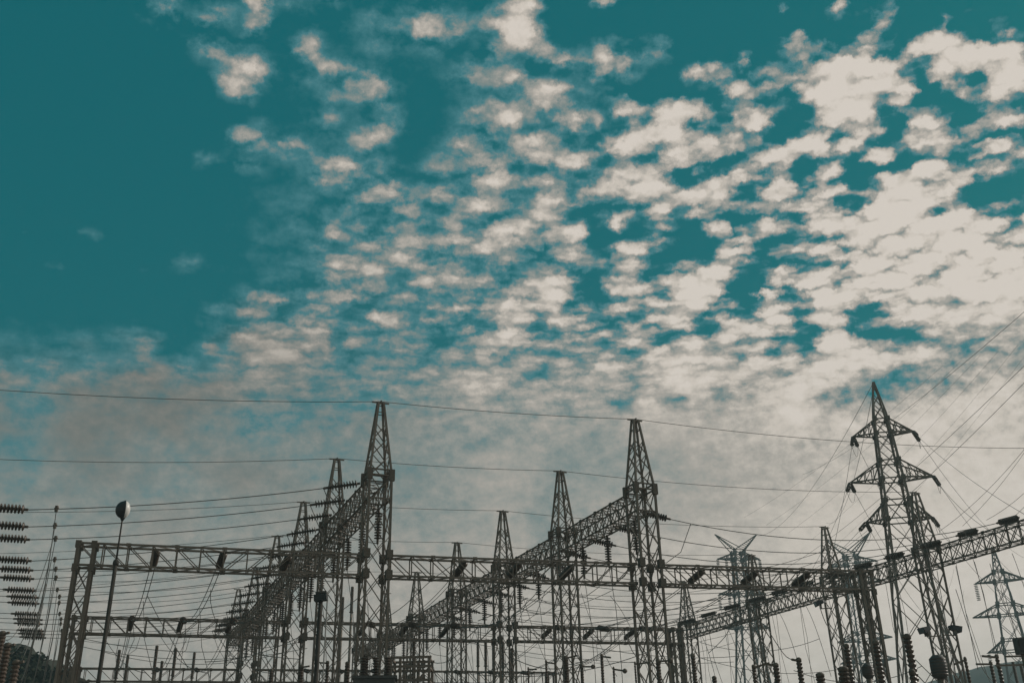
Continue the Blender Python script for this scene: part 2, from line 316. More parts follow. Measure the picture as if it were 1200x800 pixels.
def sagpts(p, q, sag, n=16, t0=0, t1=1):
    return [p.lerp(q, t) - V3((0, 0, 4 * sag * t * (1 - t))) for t in [t0 + (t1 - t0) * i / n for i in range(n + 1)]]
def wire(name, pts, r, label, cat='cable', group=None, m=None):
    o0 = pts[0].copy(); o = bpy.data.objects.new(name, tube_mesh(name, [p - o0 for p in pts], r, m or CABLE)); col.objects.link(o); o.location = o0
    return tag(o, label, cat, group)

# ------------------------------------------------------------------ insulator strings (hang along local -Z from the origin)
DISC = mesh_from('disc', *lathe([(.03, .03), (.05, .028), (.165, -.012), (.172, -.034), (.12, -.032), (.05, -.035), (.03, -.05)], 12), PORC, smooth=True)
CORE = mesh_from('core_rod', *lathe([(.055, 0), (.055, -1)], 8), PORC)
CLAMP = mesh_from('clamp', *lathe([(.02, .02), (.05, 0), (.06, -.1), (.03, -.16)], 8), PLATE)
def joined_string(nd_, pitch_, wide):
    v = []; f = []
    for i in range(nd_):
        a, b = lathe([(.03, .02), (.16 * wide, -.01), (.16 * wide, -.045), (.03, -.045)], 8); n = len(v)
        v += [(x, y, z - .16 - i * pitch_) for x, y, z in a]; f += [tuple(j + n for j in g) for g in b]
    return mesh_from('insulator_discs', v, f, PORC)
JS = joined_string(10, .125, 1.0)
STRL = .16 + 10 * .125 + .14
def make_string(detail):
    t = Thing('insulator_string', 'x', 'insulator')
    if detail:
        for i in range(10): t.part('disc', DISC, (0, 0, -.16 - i * .125))
        t.part('core_rod', CORE, M=Matrix.Diagonal((1, 1, STRL, 1)))
    else:
        o = t.part('disc_stack', JS)
        t.part('core_rod', CORE, M=Matrix.Diagonal((1, 1, STRL, 1)))
    t.part('clamp', CLAMP, (0, 0, -STRL + .12)); return t.o
S_NEAR = make_string(True); S_FAR = make_string(False); first = {True: S_NEAR, False: S_FAR}; used = {True: False, False: False}
def string(p, d, label, group, near=True, scale=1.0):
    """an insulator string from p along direction d; returns its far end"""
    o = first[near] if not used[near] else copy_tree(first[near]); used[near] = True
    d = d.normalized(); o.location = p; o.rotation_mode = 'QUATERNION'; o.rotation_quaternion = (-d).to_track_quat('Z', 'Y'); o.scale = (scale,) * 3
    tag(o, label, 'insulator', group); return p + d * STRL * scale

def strung_span(name, p, q, sag, r, label, ends, group, near=True, twin=0, sl=(None, None), sgroup='insulator strings on the spans', scale=1.0):
    """a conductor from p to q with a strain insulator at the ends asked for"""
    D = (q - p).length; a = b = 0.0
    if ends[0]:
        t = STRL * scale / D; e = sagpts(p, q, sag, 1, 0, t)[-1]; p2 = string(p, e - p, sl[0], sgroup, near, scale); a = t
    if ends[1]:
        t = 1 - STRL * scale / D; e = sagpts(p, q, sag, 1, t, 1)[0]; q2 = string(q, e - q, sl[1], sgroup, near, scale); b = 1 - t
    pts = sagpts(p, q, sag, 18, a, 1 - b)
    if twin:
        s = (q - p).cross(V3((0, 0, 1))).normalized() * twin
        wire(name, [x + s for x in pts], r, 'left ' + label, group=group)
        wire(name, [x - s for x in pts], r, 'right ' + label, group=group)
    else: wire(name, pts, r, label, group=group)
    return pts

# ------------------------------------------------------------------ layout of the yard
RD = V3((-3.2, 7.6, 0))                                             # one bay along the gantry rows
ROWS = {1: V3((-5.8, 40.5, 0)), 2: V3((5.6, 43.4, 0)), 3: V3((26.5, 49.0, 0))}
RN = {1: 'left', 2: 'middle', 3: 'right'}
def T(row, k): return ROWS[row] + RD * k + (V3((-.35, 1.3, 0)) * min(max(k - 3, 0), 1))
RANG = math.atan2(RD.y, RD.x) - math.pi / 2                         # rotation that turns local +Y along the rows
CROSS = V3((.969, .247, 0))
ORD = ['nearest', 'second', 'third', 'fourth', 'fifth', 'sixth', 'seventh']

# ------------------------------------------------------------------ gantry towers
HB, HBB, HT, HTB, HP = 11.0, 10.12, 14.3, 13.3, 17.7
TW = .475                                                           # half width of a tower
def tower_geo(t, near, gus=True, m=None):
    m = m or STEEL
    cs = [(-1, -1), (1, -1), (1, 1), (-1, 1)]
    def leg(i, z):
        w = TW if z <= HT else TW + (.11 - TW) * (z - HT) / (HP - HT)
        return V3((cs[i][0] * w, cs[i][1] * w, z))
    for i in range(4):
        t.bar('leg', leg(i, .15), leg(i, HT), .092, m=m, kind='angle')
        t.bar('peak_leg', leg(i, HT), leg(i, HP), .085, m=m, kind='angle')
    zs = [.3]
    zs = list(np.linspace(.3, HT, 12))
    for a, b in zip(zs, zs[1:]):
        for i in range(4):
            j = (i + 1) % 4
            t.bar('brace', leg(i, a), leg(j, b), .042, .03, m=m, single=near); t.bar('brace', leg(j, a), leg(i, b), .042, .03, m=m, single=near)
    zp = [HT, HT + .9, HT + 1.7, HT + 2.35, HT + 2.9, HP - .1]
    for a, b in zip(zp, zp[1:]):
        for i in range(4):
            j = (i + 1) % 4
            if b < HP - .6: t.bar('brace', leg(i, a), leg(j, b), .045, .03, m=m, single=near); t.bar('brace', leg(j, a), leg(i, b), .045, .03, m=m, single=near)
            else: t.bar('strut', leg(i, b), leg(j, b), .045, .03, m=m, single=near)
    for z in (HTB, HT, HT + .25):
        for i in range(4): t.bar('strut', leg(i, z), leg((i + 1) % 4, z), .09, .05, m=m, single=near)
    t.bar('peak_bar', (-.38, 0, HP), (.38, 0, HP), .07, .05, m=m)
    t.bar('peak_bar', (0, -.15, HP + .04), (0, .15, HP + .04), .05, .05, m=m)
    for i in range(4):
        p = leg(i, HT - .05); t.bar('gusset_plate', p - V3((0, 0, .17)), p + V3((0, 0, .32)), .24, .15, m=PLATE)
        if gus:
            for z in (HB - .03, HBB + .03):
                p = leg(i, z); t.bar('gusset_plate', p - V3((0, 0, .16)), p + V3((0, 0, .20)), .27, .22, m=PLATE)
    for i in range(4): t.bar('base_plate', leg(i, 0), leg(i, .15), .4, m=CONC)
    t.flush(); return t.o
TG = 'lattice towers of the gantry rows'
protos = {}
def tower(row, k, near, gus, label):
    key = (near, gus)
    if key not in protos:
        protos[key] = tower_geo(Thing('gantry_tower', label, 'lattice tower', T(row, k), RANG, TG), near, gus)
    else: place(protos[key], T(row, k), RANG, label)
for row, n in ((1, 6), (2, 7), (3, 5)):
    for k in range(n):
        near = k < 3 if row < 3 else k in (0, 1)
        lb = {(1, 0): 'tallest pointed lattice tower left of centre, nearest of the left gantry row', (2, 0): 'pointed lattice tower right of centre, nearest of the middle gantry row',
              (3, 1): 'pointed lattice tower standing just behind the big three-armed pylon'}.get((row, k), f'pointed lattice tower, {ORD[k]} from the front in the {RN[row]} gantry row')
        tower(row, k, near, row < 3 and k in (0, 2, 4), lb)

# ------------------------------------------------------------------ truss beams
def truss(t, Ln, w, z0, z1, panels, near, dense=False, ch=.075, br=.038, m=None):
    m = m or STEEL; h = w / 2
    for y in (-h, h):
        for z in (z0, z1): t.bar('chord', (0, y, z), (Ln, y, z), ch, m=m, kind='angle')
    s = Ln / panels
    for i in range(panels + 1):
        x = min(max(i * s, .03), Ln - .03)
        for y in (-h, h): t.bar('post', (x, y, z0), (x, y, z1), br * 1.2, .04, m=m, single=near)
        for z in (z0, z1): t.bar('strut', (x, -h, z), (x, h, z), br, .035, m=m, single=near)
        if i % 2 == 0:
            for y in (-h, h):
                for z in (z0, z1): t.bar('gusset_plate', (x - .09, y, z), (x + .09, y, z), .05, .12, m=PLATE, single=near)
    for i in range(panels):
        a, b = i * s, (i + 1) * s; up = i >= panels / 2
        for y in (-h, h):
            p, q = ((a, y, z1), (b, y, z0)) if not up else ((a, y, z0), (b, y, z1))
            t.bar('diagonal', p, q, br, .035, m=m, single=near)
            if dense: t.bar('diagonal', (p[0], y, q[2]), (q[0], y, p[2]), br, .035, m=m, single=near)
        for z in (z0, z1):
            p, q = ((a, -h, z), (b, h, z)) if i % 2 else ((a, h, z), (b, -h, z))
            t.bar('diagonal', p, q, br, .03, m=m, single=near)
            if dense: t.bar('diagonal', (p[0], q[1], z), (q[0], p[1], z), br * .8, .03, m=m, single=near)
    t.flush()
def beam(name, p, q, w, z0, z1, panels, near, label, group, dense=False, **k):
    d = q - p; t = Thing(name, label, 'truss beam', p, math.atan2(d.y, d.x), group); truss(t, d.length, w, z0, z1, panels, near, dense, **k); return t.o
def split(p, q, gap): u = (q - p).normalized() * gap; return p + u, q - u
for row, n in ((1, 5), (2, 6), (3, 4)):
    for k in range(n):
        p, q = split(T(row, k), T(row, k + 1), TW + .09)
        beam('row_girder', p, q, .84, HTB + .04, HT - .04, 9, k < 2, f'high lattice beam in the {ORD[k]} bay of the {RN[row]} gantry row', 'high beams along the gantry rows', True, ch=.08, br=.036)
# the three lower cross gantries
AL, AR = V3((-16.6, 37.4, 0)), V3((16.0, 45.9, 0))
CG = []
for gi, k in enumerate((0, 2, 4)):
    a = AL + RD * k; b = AR + RD * k; p1 = T(1, k); p2 = T(2, k)
    if gi == 2: a += V3((-.6, 1.6, 0)); b += V3((-.6, 1.6, 0))
    dz = 0 if gi < 2 else -.35
    gname = ['front', 'middle', 'rear'][gi]
    CG.append((a, p1, p2, b, dz))
    for bi, (p, q) in enumerate(((a, p1), (p1, p2), (p2, b))):
        g0 = 0 if bi == 0 else TW + .12; g1 = 0 if bi == 2 else TW + .12
        u = (q - p).normalized(); pp, qq = p + u * g0, q - u * g1
        beam('cross_girder', pp, qq, .6, HBB + dz + .03, HB + dz - .03, 12, gi < 2, f'{["left", "middle", "right"][bi]} section of the {gname} low cross gantry beam', 'low cross beams of the gantries')
    for ei, e in enumerate((a, b)):
        t = Thing('end_post', f'lattice post carrying the {["left", "right"][ei]} end of the {gname} low cross gantry', 'lattice post', e, math.atan2((b - a).y, (b - a).x), 'end posts of the low cross gantries')
        w = .28; x0 = w if ei == 0 else -w
        C4 = [(x0 - w, -w), (x0 + w, -w), (x0 + w, w), (x0 - w, w)]
        for c in C4: t.bar('leg', (*c, .15), (*c, HB + dz + (.0 if ei == 0 else -.1)), .12, kind='angle')
        zz = np.linspace(.3, HBB + dz, 11)
        for z0, z1 in zip(zz, zz[1:]):
            for i in range(4):
                p, q = C4[i], C4[(i + 1) % 4]; t.bar('brace', (*p, z0), (*q, z1), .04, .03, single=gi < 2); t.bar('brace', (*q, z0), (*p, z1), .04, .03, single=gi < 2)
        for c in C4:
            t.bar('base_plate', (*c, 0), (*c, .15), .35, m=CONC)
            for z in (HB + dz, HBB + dz): t.bar('gusset_plate', (c[0], c[1], z - .2), (c[0], c[1], z + .06), .2, .16, m=PLATE)
        t.flush()

# ------------------------------------------------------------------ earth wires between the peaks
def peak(row, k): return T(row, k) + V3((0, 0, HP + .06))
for k in range(5):
    n = ORD[k]; z = V3((0, 0, 0))
    left = T(1, k) - CROSS * (36) + V3((0, 0, HP + 1.75 - .95 * k)); left.y += 3
    wire('earth_wire', sagpts(left, peak(1, k), .9), .014, f'thin earth wire running left from the peak of the {n} left-row tower', group='earth wires between tower peaks')
    wire('earth_wire', sagpts(peak(1, k), peak(2, k), .12), .014, f'thin earth wire between peaks of the {n} left-row and middle-row towers', group='earth wires between tower peaks')
    wire('earth_wire', sagpts(peak(2, k), peak(3, k), .35), .014, f'thin earth wire between peaks of the {n} middle-row and right-row towers', group='earth wires between tower peaks')

# ------------------------------------------------------------------ phase conductors along the cross direction
PH = [.15, .48, .80]; PN = ['nearest', 'middle', 'farthest']
LEFTPX = [[(33, 597), (33, 617), (35, 632)], [(37, 657), (39, 668), (40, 678)], [(43, 692), (46, 700), (46, 707)], [(48, 720), (50, 726), (50, 731)], [(52, 739), (53, 743), (54, 747)]]
ang = V3((math.cos(RANG), math.sin(RANG), 0))
for k in range(5):
    near = k < 2
    for i, t in enumerate(PH):
        P0 = T(1, k).lerp(T(1, k + 1), t); who = f'{PN[i]} phase in the {ORD[k]} bay'
        a = P0 - ang * .45 + V3((0, 0, HT + .08)); e = atz(*LEFTPX[k][i], 12.7)
        pts = strung_span('phase_conductor', a, e, .22, .019, f'conductor left of left gantry row, {who}', (1, 0), 'conductors left of the left gantry row', near, sl=(f'strain insulator left of left gantry row, {who}', None), sgroup='strain insulators of the left gantry row')
        # inline string near the left edge, then the wire goes on
        d = (e - a); d.z = .12 * d.length / 10; d.normalize(); dl = V3((-.97, -.22, .03)).normalized()
        e2 = string(e, dl, f'inline insulator near left edge, {who}', 'inline insulators near the left edge', k < 3, 1.08)
        wire('phase_conductor', sagpts(e2, e2 + V3((-14, -3.2, 1.4)), .3, 8), .019, f'conductor at far left edge, {who}', group='conductors leaving at the left')
        # dropper below the joint
        j = e + (a - e).normalized() * 1.05; bot = V3((j.x - .1 - .25 * i, j.y, 4.2)); mid = j.lerp(bot, .55) + V3((.12, 0, 0))
        c = [j, j.lerp(mid, .5) + V3((.06, 0, 0)), mid, mid.lerp(bot, .5) + V3((-.05, 0, 0)), bot]
        wire('dropper', c, .017, f'long dropper near left edge, {who}', group='droppers on the left')
        jb = Thing('connector', f'small connector atop left-edge dropper, {who}', 'connector', j, 0, 'connectors of the left droppers'); jb.bar('clamp_body', (0, 0, -.17), (0, 0, .07), .1, .1, PLATE); jb.bar('clamp_bolt', (-.09, 0, -.03), (.09, 0, -.03), .05, .05, PLATE)
        # suspension string under the beam with a jumper and dropper
        s0 = P0 + ang * .42 + V3((0, 0, HTB)); s1 = string(s0, V3((0, 0, -1)), f'hanging insulator under left gantry row, {who}', 'hanging insulators of the left gantry row', near, .95)
        jp = pts[0]; mid = jp.lerp(s1, .5) - V3((0, 0, .9))
        wire('jumper', [jp, jp.lerp(mid, .45) - V3((0, 0, .25)), mid, mid.lerp(s1, .6) - V3((0, 0, .05)), s1], .017, f'looped jumper at left gantry row, {who}', group='jumpers of the left gantry row')
        if k < 4:
            b2 = V3((s1.x + .5, s1.y - .6, 5)); wire('dropper', [s1, s1.lerp(b2, .3) + V3((.25, 0, 0)), s1.lerp(b2, .65) + V3((.3, 0, -.1)), b2], .015, f'dropper below left gantry row, {who}', group='droppers below the left gantry row')
for k in range(5):
    near = k < 2
    for i, t in enumerate(PH):
        P0 = T(2, k).lerp(T(2, k + 1), t); who = f'{PN[i]} phase in the {ORD[k]} bay'
        a = P0 + ang * .55 - RD.normalized() * .15 + V3((0, 0, HTB + .4))
        s0 = P0 + ang * .3 + V3((0, 0, HTB)); s1 = string(s0, V3((0, 0, -1)), f'hanging insulator under middle gantry row, {who}', 'hanging insulators of the middle gantry row', near, .98)
        if k < 4:
            b = T(3, k).lerp(T(3, k + 1), t) - ang * .45 + V3((0, 0, HT + .12))
            pts = strung_span('phase_conductor', a, b, 1.25, .019, f'conductor between middle and right gantry rows, {who}', (1, 1), 'conductors between the middle and right rows', near,
                sl=(f'strain insulator right of middle gantry row, {who}', f'strain insulator atop right gantry row, {who}'), sgroup='strain insulators of the middle and right rows', scale=.95)
            jp = pts[1]; mid = jp.lerp(s1, .5) - V3((0, 0, 1.1))
            wire('jumper', [jp, jp.lerp(mid, .45) - V3((0, 0, .5)), mid, mid.lerp(s1, .6) - V3((0, 0, .1)), s1], .017, f'looped jumper at middle gantry row, {who}', group='jumpers of the middle gantry row')
            c = pts[-3]; bb = V3((c.x + .3, c.y - .4, 4.5)); wire('dropper', [c, c.lerp(bb, .35) + V3((.1, 0, 0)), c.lerp(bb, .7) + V3((-.15, 0, 0)), bb], .013, f'straight dropper by right gantry row, {who}', group='droppers by the right gantry row')
        b2 = V3((s1.x + .25, s1.y - .4, 5)); wire('dropper', [s1, s1.lerp(b2, .3) + V3((.12, 0, 0)), s1.lerp(b2, .65) + V3((.1, 0, -.1)), b2], .015, f'dropper below middle gantry row, {who}', group='droppers below the middle gantry row')
        if k < 4:
            s3 = T(3, k).lerp(T(3, k + 1), t) + ang * .3 + V3((0, 0, HTB)); b3 = V3((s3.x + 1.2, s3.y + .3, 4.6))
            wire('dropper', [s3, s3.lerp(b3, .3) + V3((-.35, 0, 0)), s3.lerp(b3, .65) + V3((-.3, 0, -.2)), b3], .014, f'curved dropper under right gantry row, {who}', group='droppers under the right gantry row')

# ------------------------------------------------------------------ twin busbars between the low cross gantries
FR = [(.25, .475, .70), (.33, .53, .73), (.27, .51, .75)]; SECN = ['left', 'middle', 'right']
for g in (0, 1):
    A_c, B_c = CG[g], CG[g + 1]; sp_ = ['front and middle', 'middle and rear'][g]
    for bi in range(3):
        for i, f in enumerate(FR[bi]):
            p = A_c[bi].lerp(A_c[bi + 1], f) + V3((0, 0, HB + A_c[4] + .05)); q = B_c[bi].lerp(B_c[bi + 1], f) + V3((0, 0, HB + B_c[4] + .05))
            d = (q - p).normalized(); p2 = p + V3((d.x, d.y, 0)) * .3; q2 = q - V3((d.x, d.y, 0)) * .3; p2.z -= .1; q2.z -= .1
            who = f'{["leftmost", "middle", "rightmost"][i]} in {SECN[bi]} section'
            pts = strung_span('twin_conductor', p2, q2, 1.0, .017, f'twin conductor between {sp_} gantries, {who}', (1, 1), 'twin conductors between the cross gantries', g == 0, .09,
                sl=(f'strain insulator on the back of the {["front", "middle"][g]} cross gantry, {who}', f'insulator before the {["middle", "rear"][g]} cross gantry, {who}'), sgroup='strain insulators of the cross gantries', scale=.92)
            c = pts[6 + 2 * i]; bb = V3((c.x + 1.6, c.y + 1.5, 4.6))
            wire('dropper', [c, c.lerp(bb, .2) - V3((.15, 0, .5)), c.lerp(bb, .55) - V3((.1, 0, .6)), bb], .014, f'dropper between {sp_} gantries, {who}', group='droppers of the twin conductors')
            if g == 0:
                wire('slack_jumper', [pts[-1], pts[-1] + V3((.05, .4, -.9)), q + V3((-.05, .2, -1.9)), q + V3((.1, .9, -1.5)), q + V3((.1, 1.4, -.5))], .014, f'jumper loop below middle gantry, {who}', group='jumper loops of the middle cross gantry')

# ------------------------------------------------------------------ transmission pylons
def pylon_geo(t, prof, arms, near, m, lw=.16, bw=.075, peaks=None, n_pan=None):
    """prof: list of (z, half width); arms: (z, half length, rise)"""
    cs = [(-1, -1), (1, -1), (1, 1), (-1, 1)]
    zs = [p[0] for p in prof]; ws = [p[1] for p in prof]
    def wd(z): return float(np.interp(z, zs, ws))
    def leg(i, z): w = wd(z); return V3((cs[i][0] * w, cs[i][1] * w, z))
    for i in range(4):
        for a, b in zip(zs, zs[1:]): t.bar('leg', leg(i, a), leg(i, b), lw * (.7 if a > zs[-1] * .75 else 1), m=m, kind='angle')
    z = zs[0]; lv = [z]
    while z < zs[-1] - .5:
        z += max(wd(z) * 2 * 1.15, 1.0); lv.append(min(z, zs[-1] - .2))
    for a, b in zip(lv, lv[1:]):
        for i in range(4):
            j = (i + 1) % 4
            t.bar('brace', leg(i, a), leg(j, b), bw, bw * .6, m=m, single=near); t.bar('brace', leg(j, a), leg(i, b), bw, bw * .6, m=m, single=near)
    for (z, hl, rise) in arms:
        for i in range(4): 
            for zz in (z, z + rise): t.bar('strut', leg(i, zz), leg((i + 1) % 4, zz), bw * 1.3, bw, m=m, single=near); 
            for zz in (z, z + rise): t.bar('gusset_plate', leg(i, zz) - V3((0, 0, lw)), leg(i, zz) + V3((0, 0, lw)), lw * 2, lw * 1.6, m=PLATE if near else m, single=near)
        for sx_ in (-1, 1):
            tip = V3((sx_ * hl, 0, z + .05)); w0 = wd(z); w1 = wd(z + rise)
            lo = [V3((sx_ * w0, -w0, z)), V3((sx_ * w0, w0, z))]; hi = [V3((sx_ * w1, -w1, z + rise)), V3((sx_ * w1, w1, z + rise))]
            for p in lo: t.bar('arm_chord', p, tip, lw * .75, m=m, kind='angle')
            for p in hi: t.bar('arm_tie', p, tip, lw * .6, m=m, kind='angle')
            for f in (.25, .5, .75):
                a, b, c, d = lo[0].lerp(tip, f), lo[1].lerp(tip, f), hi[0].lerp(tip, f), hi[1].lerp(tip, f)
                for u, v in ((a, b), (a, c), (b, d)): t.bar('arm_brace', u, v, bw * .8, bw * .5, m=m, single=near)
                f2 = f - .25; a2, b2, c2, d2 = lo[0].lerp(tip, f2), lo[1].lerp(tip, f2), hi[0].lerp(tip, f2), hi[1].lerp(tip, f2)
                for u, v in ((a, c2), (b, d2), (a, b2)): t.bar('arm_brace', u, v, bw * .8, bw * .5, m=m, single=near)
    for i in range(4): t.bar('base_plate', V3((leg(i, zs[0]).x, leg(i, zs[0]).y, -.2)), leg(i, zs[0]) + V3((0, 0, .3)), lw * 5, m=CONC)
    t.flush(); return t
PYL = V3((32.0, 82.0, 0)); PA = math.radians(-11)
pm = Thing('transmission_pylon', 'tallest dark pylon with three pairs of cross arms, at the right', 'pylon', PYL, PA)
pylon_geo(pm, [(0, 3.0), (13.6, 1.6), (22.6, 1.02), (30.2, .62), (32, .5), (35.1, .05)], [(30.2, 2.5, 1.3), (26.1, 3.4, 1.6), (22.6, 2.65, 1.6)], True, STEEL, .18, .09)
def pyl(x, z): return PYL + Matrix.Rotation(PA, 3, 'Z') @ V3((x, 0, z))
ARMN = ['top', 'middle', 'bottom']
def P3(k, i, dz=.12): return T(3, k).lerp(T(3, k + 1), PH[i]) + ang * .45 + V3((0, 0, HT + dz))
for ai, (z, hl) in enumerate(((30.2, 2.5), (26.1, 3.4), (22.6, 2.65))):
    for s in (-1, 1):
        tip = pyl(s * hl, z); side = 'left' if s < 0 else 'right'
        q = P3(2 if s < 0 else 0, ai)
        e1 = strung_span('line_conductor', tip, q, .5, .018, f'line from {side} {ARMN[ai]} arm of big pylon down to gantry', (1, 0), 'lines from the big pylon', False,
            sl=(f'strain insulator toward the yard on the {side} {ARMN[ai]} arm of the big pylon', None), sgroup='insulators of the big pylon', scale=1.15)
        far = V3((tip.x + 46 + 6 * s, tip.y + 75, z + 8))
        e2 = strung_span('line_conductor', tip, far, 7, .018, f'line from the {side} {ARMN[ai]} arm of the big pylon away to the right', (1, 0), 'lines from the big pylon', False,
            sl=(f'strain insulator facing away on the {side} {ARMN[ai]} arm of the big pylon', None), sgroup='insulators of the big pylon', scale=1.15)
        wire('arm_jumper', sagpts(e1[0], e2[0], .9, 8), .016, f'jumper loop under the {side} {ARMN[ai]} arm of the big pylon', group='jumper loops of the big pylon')

HAZY = STEEL2
def far_pylon(name, label, base, rz, prof, arms, horns=None, strings=()):
    t = Thing(name, label, 'pylon', base, rz); pylon_geo(t, prof, arms, False, HAZY, .34, .16)
    if horns:
        zt, zb, hx, wb = horns
        for s in (-1, 1):
            tip = V3((s * hx, 0, zt))
            for y in (-wb, wb):
                t.bar('horn_chord', (s * wb, y, zb), tip, .22, m=HAZY, kind='angle'); t.bar('horn_chord', (-s * wb * .2, y, zb + (zt - zb) * .2), tip, .18, m=HAZY, kind='angle')
            for f in np.linspace(.06, .9, 10):
                a = V3((s * wb, -wb, zb)).lerp(tip, f); b = V3((-s * wb * .2, wb, zb + (zt - zb) * .2)).lerp(tip, f + .08); t.bar('horn_brace', a, b, .12, .09, m=HAZY, single=False)
        t.flush()
    for (x, z) in strings:
        o = t.part('insulator', JS, M=Matrix.Translation((x, 0, z)) @ Matrix.Diagonal((2.2, 2.2, 2.6, 1)))
    return t
b1 = at(862, 625, 215); b1.z = 0
far_pylon('horned_pylon', 'hazy far pylon with a V-shaped top above the front cross gantry', b1, math.radians(8),
    [(0, 5), (20, 3.0), (34, 1.7), (51, 1.0)], [(49, 4.7, 1.3), (41.5, 5.2, 1.5), (34.5, 5.0, 1.5)], (54.4, 50.6, 4.7, 1.1), [(-4.7, 49.3), (-2.8, 49.2), (4.7, 49.3), (-5.2, 41.8), (-3, 41.6)])
b2 = at(992, 622, 225); b2.z = 0
far_pylon('horned_pylon', 'hazy far pylon behind the second tower of the right gantry row', b2, math.radians(-35),
    [(0, 5), (20, 3.2), (34, 1.8), (52, 1.2)], [(49.5, 5.5, 1.6), (45, 6.5, 1.8), (33, 6, 1.6), (28.5, 6, 1.6)], (56, 51.5, 5.2, 1.2), [(-5.5, 49.8), (5.5, 49.8)])
b3 = at(1163, 641, 190); b3.z = 0
far_pylon('far_pylon', 'hazy narrow pylon with three pairs of arms at the far right', b3, math.radians(-24),
    [(0, 3.4), (16, 2.6), (36, 1.2), (39, .9), (44.8, .15)], [(38.2, 4.3, 1.8), (32.0, 6.0, 2.0), (25.6, 4.6, 2.0)], None, [(-4.3, 38.6), (-4.6, 26)])

# lines crossing the sky around the big pylon
sky_lines = [((1022, 451), 81.5, (888, 628), 214, 3.0, 'earth wire from the big pylon peak down to the far V-topped pylon'),
 ((1024, 452), 82.5, (968, 612), 224, 4.0, 'earth wire from the big pylon peak toward the second far pylon'),
 ((1330, 250), 52, (940, 556), 215, 2.0, 'faint line crossing the sky from upper right, upper of the long pair'),
 ((1330, 300), 52, (868, 690), 215, 3.0, 'faint line crossing the sky from upper right, lower of the long pair'),
 ((1300, 345), 50, (900, 690), 218, 3.0, 'faint long line passing behind the big pylon arms')]
for (a, ya, b, yb, s, lb) in sky_lines: wire('line_conductor', sagpts(at(*a, ya), at(*b, yb), s, 24), .024 if yb > 100 else .018, lb, group='long lines crossing the sky')
for i, (q, r) in enumerate((((1101, 622), (1290, 395)), ((1128, 616), (1290, 368)), ((1156, 609), (1300, 440)), ((1138, 640), (1290, 470)))):
    wire('line_conductor', sagpts(at(*r, 40), at(*q, 53), .8, 16), .012, ['line coming down from upper right to the right gantry row, leftmost of four', 'line coming down from upper right to the right gantry row, second of four', 'line coming down from upper right to the right gantry row, third of four', 'line coming down from upper right to the right gantry row, lowest of four'][i], group='incoming lines at the right')

# ------------------------------------------------------------------ lamp pole on the left
g = atz(145, 597, 11.9)
t = Thing('lamp_pole', 'tall slim pole topped by a round globe lamp, left of the yard', 'lamp pole', (g.x, g.y, 0))
t.part('pole', mesh_from('pole', *lathe([(.075, 0), (.07, 9.9)], 12), POLE, True)); t.part('collar', mesh_from('collar', *lathe([(.10, 9.85), (.11, 9.9), (.10, 10.0), (.05, 10.06)], 12), POLE, True))
t.part('upper_pole', mesh_from('upper_pole', *lathe([(.036, 9.95), (.028, g.z - .28)], 10), POLE, True))
def hemi(r, n=16, k=8, x0=0.0, flat=1.0):
    v = []; f = []
    for i in range(k + 1):
        th = math.pi / 2 * i / k
        for j in range(n): p = 2 * math.pi * j / n; v.append((x0 + r * flat * math.cos(th), r * math.sin(th) * math.cos(p), r * math.sin(th) * math.sin(p)))
    for i in range(k):
        for j in range(n): q = (j + 1) % n; f.append((i * n + j, i * n + q, (i + 1) * n + q, (i + 1) * n + j))
    f.append(tuple(k * n + j for j in range(n))[::-1]); return v, f
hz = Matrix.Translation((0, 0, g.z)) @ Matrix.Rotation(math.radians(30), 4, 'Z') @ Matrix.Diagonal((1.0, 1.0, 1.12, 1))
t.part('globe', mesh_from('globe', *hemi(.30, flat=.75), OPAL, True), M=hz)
v, f = hemi(.295, flat=.98); t.part('globe_dark_half', mesh_from('globe_dark_half', [(-x - .002, y, z) for x, y, z in v], [q[::-1] for q in f], HOUSING, True), M=hz)  # dark half of the globe, opposite the opal half
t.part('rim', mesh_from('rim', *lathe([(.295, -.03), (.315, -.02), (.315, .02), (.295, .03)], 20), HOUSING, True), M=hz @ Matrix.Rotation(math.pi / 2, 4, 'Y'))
t.part('neck', mesh_from('neck', *lathe([(.04, g.z - .42), (.11, g.z - .27), (.10, g.z - .2)], 12), HOUSING, True))

# ------------------------------------------------------------------ floodlights
def floodlight(x, y, Y, label, face, wide=.55, pole_to=None):
    p = at(x, y, Y); t = Thing('floodlight', label, 'floodlight', p, face, 'floodlights on the towers')
    v = []; prof = [(-.32, .06), (-.2, .14), (.18, .2), (.24, .21)]
    for xx, r in prof: v += [(xx * wide / .55, -r * 1.2, -r * .7), (xx * wide / .55, r * 1.2, -r * .7), (xx * wide / .55, r * 1.2, r * .7), (xx * wide / .55, -r * 1.2, r * .7)]
    f = [(3, 2, 1, 0), (12, 13, 14, 15)] + [(4 * i + j, 4 * i + (j + 1) % 4, 4 * i + 4 + (j + 1) % 4, 4 * i + 4 + j) for i in range(3) for j in range(4)]
    h = t.part('housing', mesh_from('housing', v, f, HOUSING), M=Matrix.Rotation(math.radians(18), 4, 'Y'))
    t.part('glass', mesh_from('glass', *bar_vf(V3((.245 * wide / .55, 0, 0)), V3((.26 * wide / .55, 0, 0)), .4, .24), LENS), M=Matrix.Rotation(math.radians(18), 4, 'Y'))
    t.bar('bracket', (-.05, 0, -.1), (-.05, 0, -.32), .05, .3); t.bar('arm', (-.05, 0, -.32), (-.7 if True else 0, 0, -.3), .05, .05)
    return t
floodlight(960, 706, 58, 'dark floodlight on an arm beside the right gantry row, left of its towers', math.pi)
floodlight(1084, 737, 50, 'left of two dark floodlights low on the tower behind the pylon', math.pi + .3)
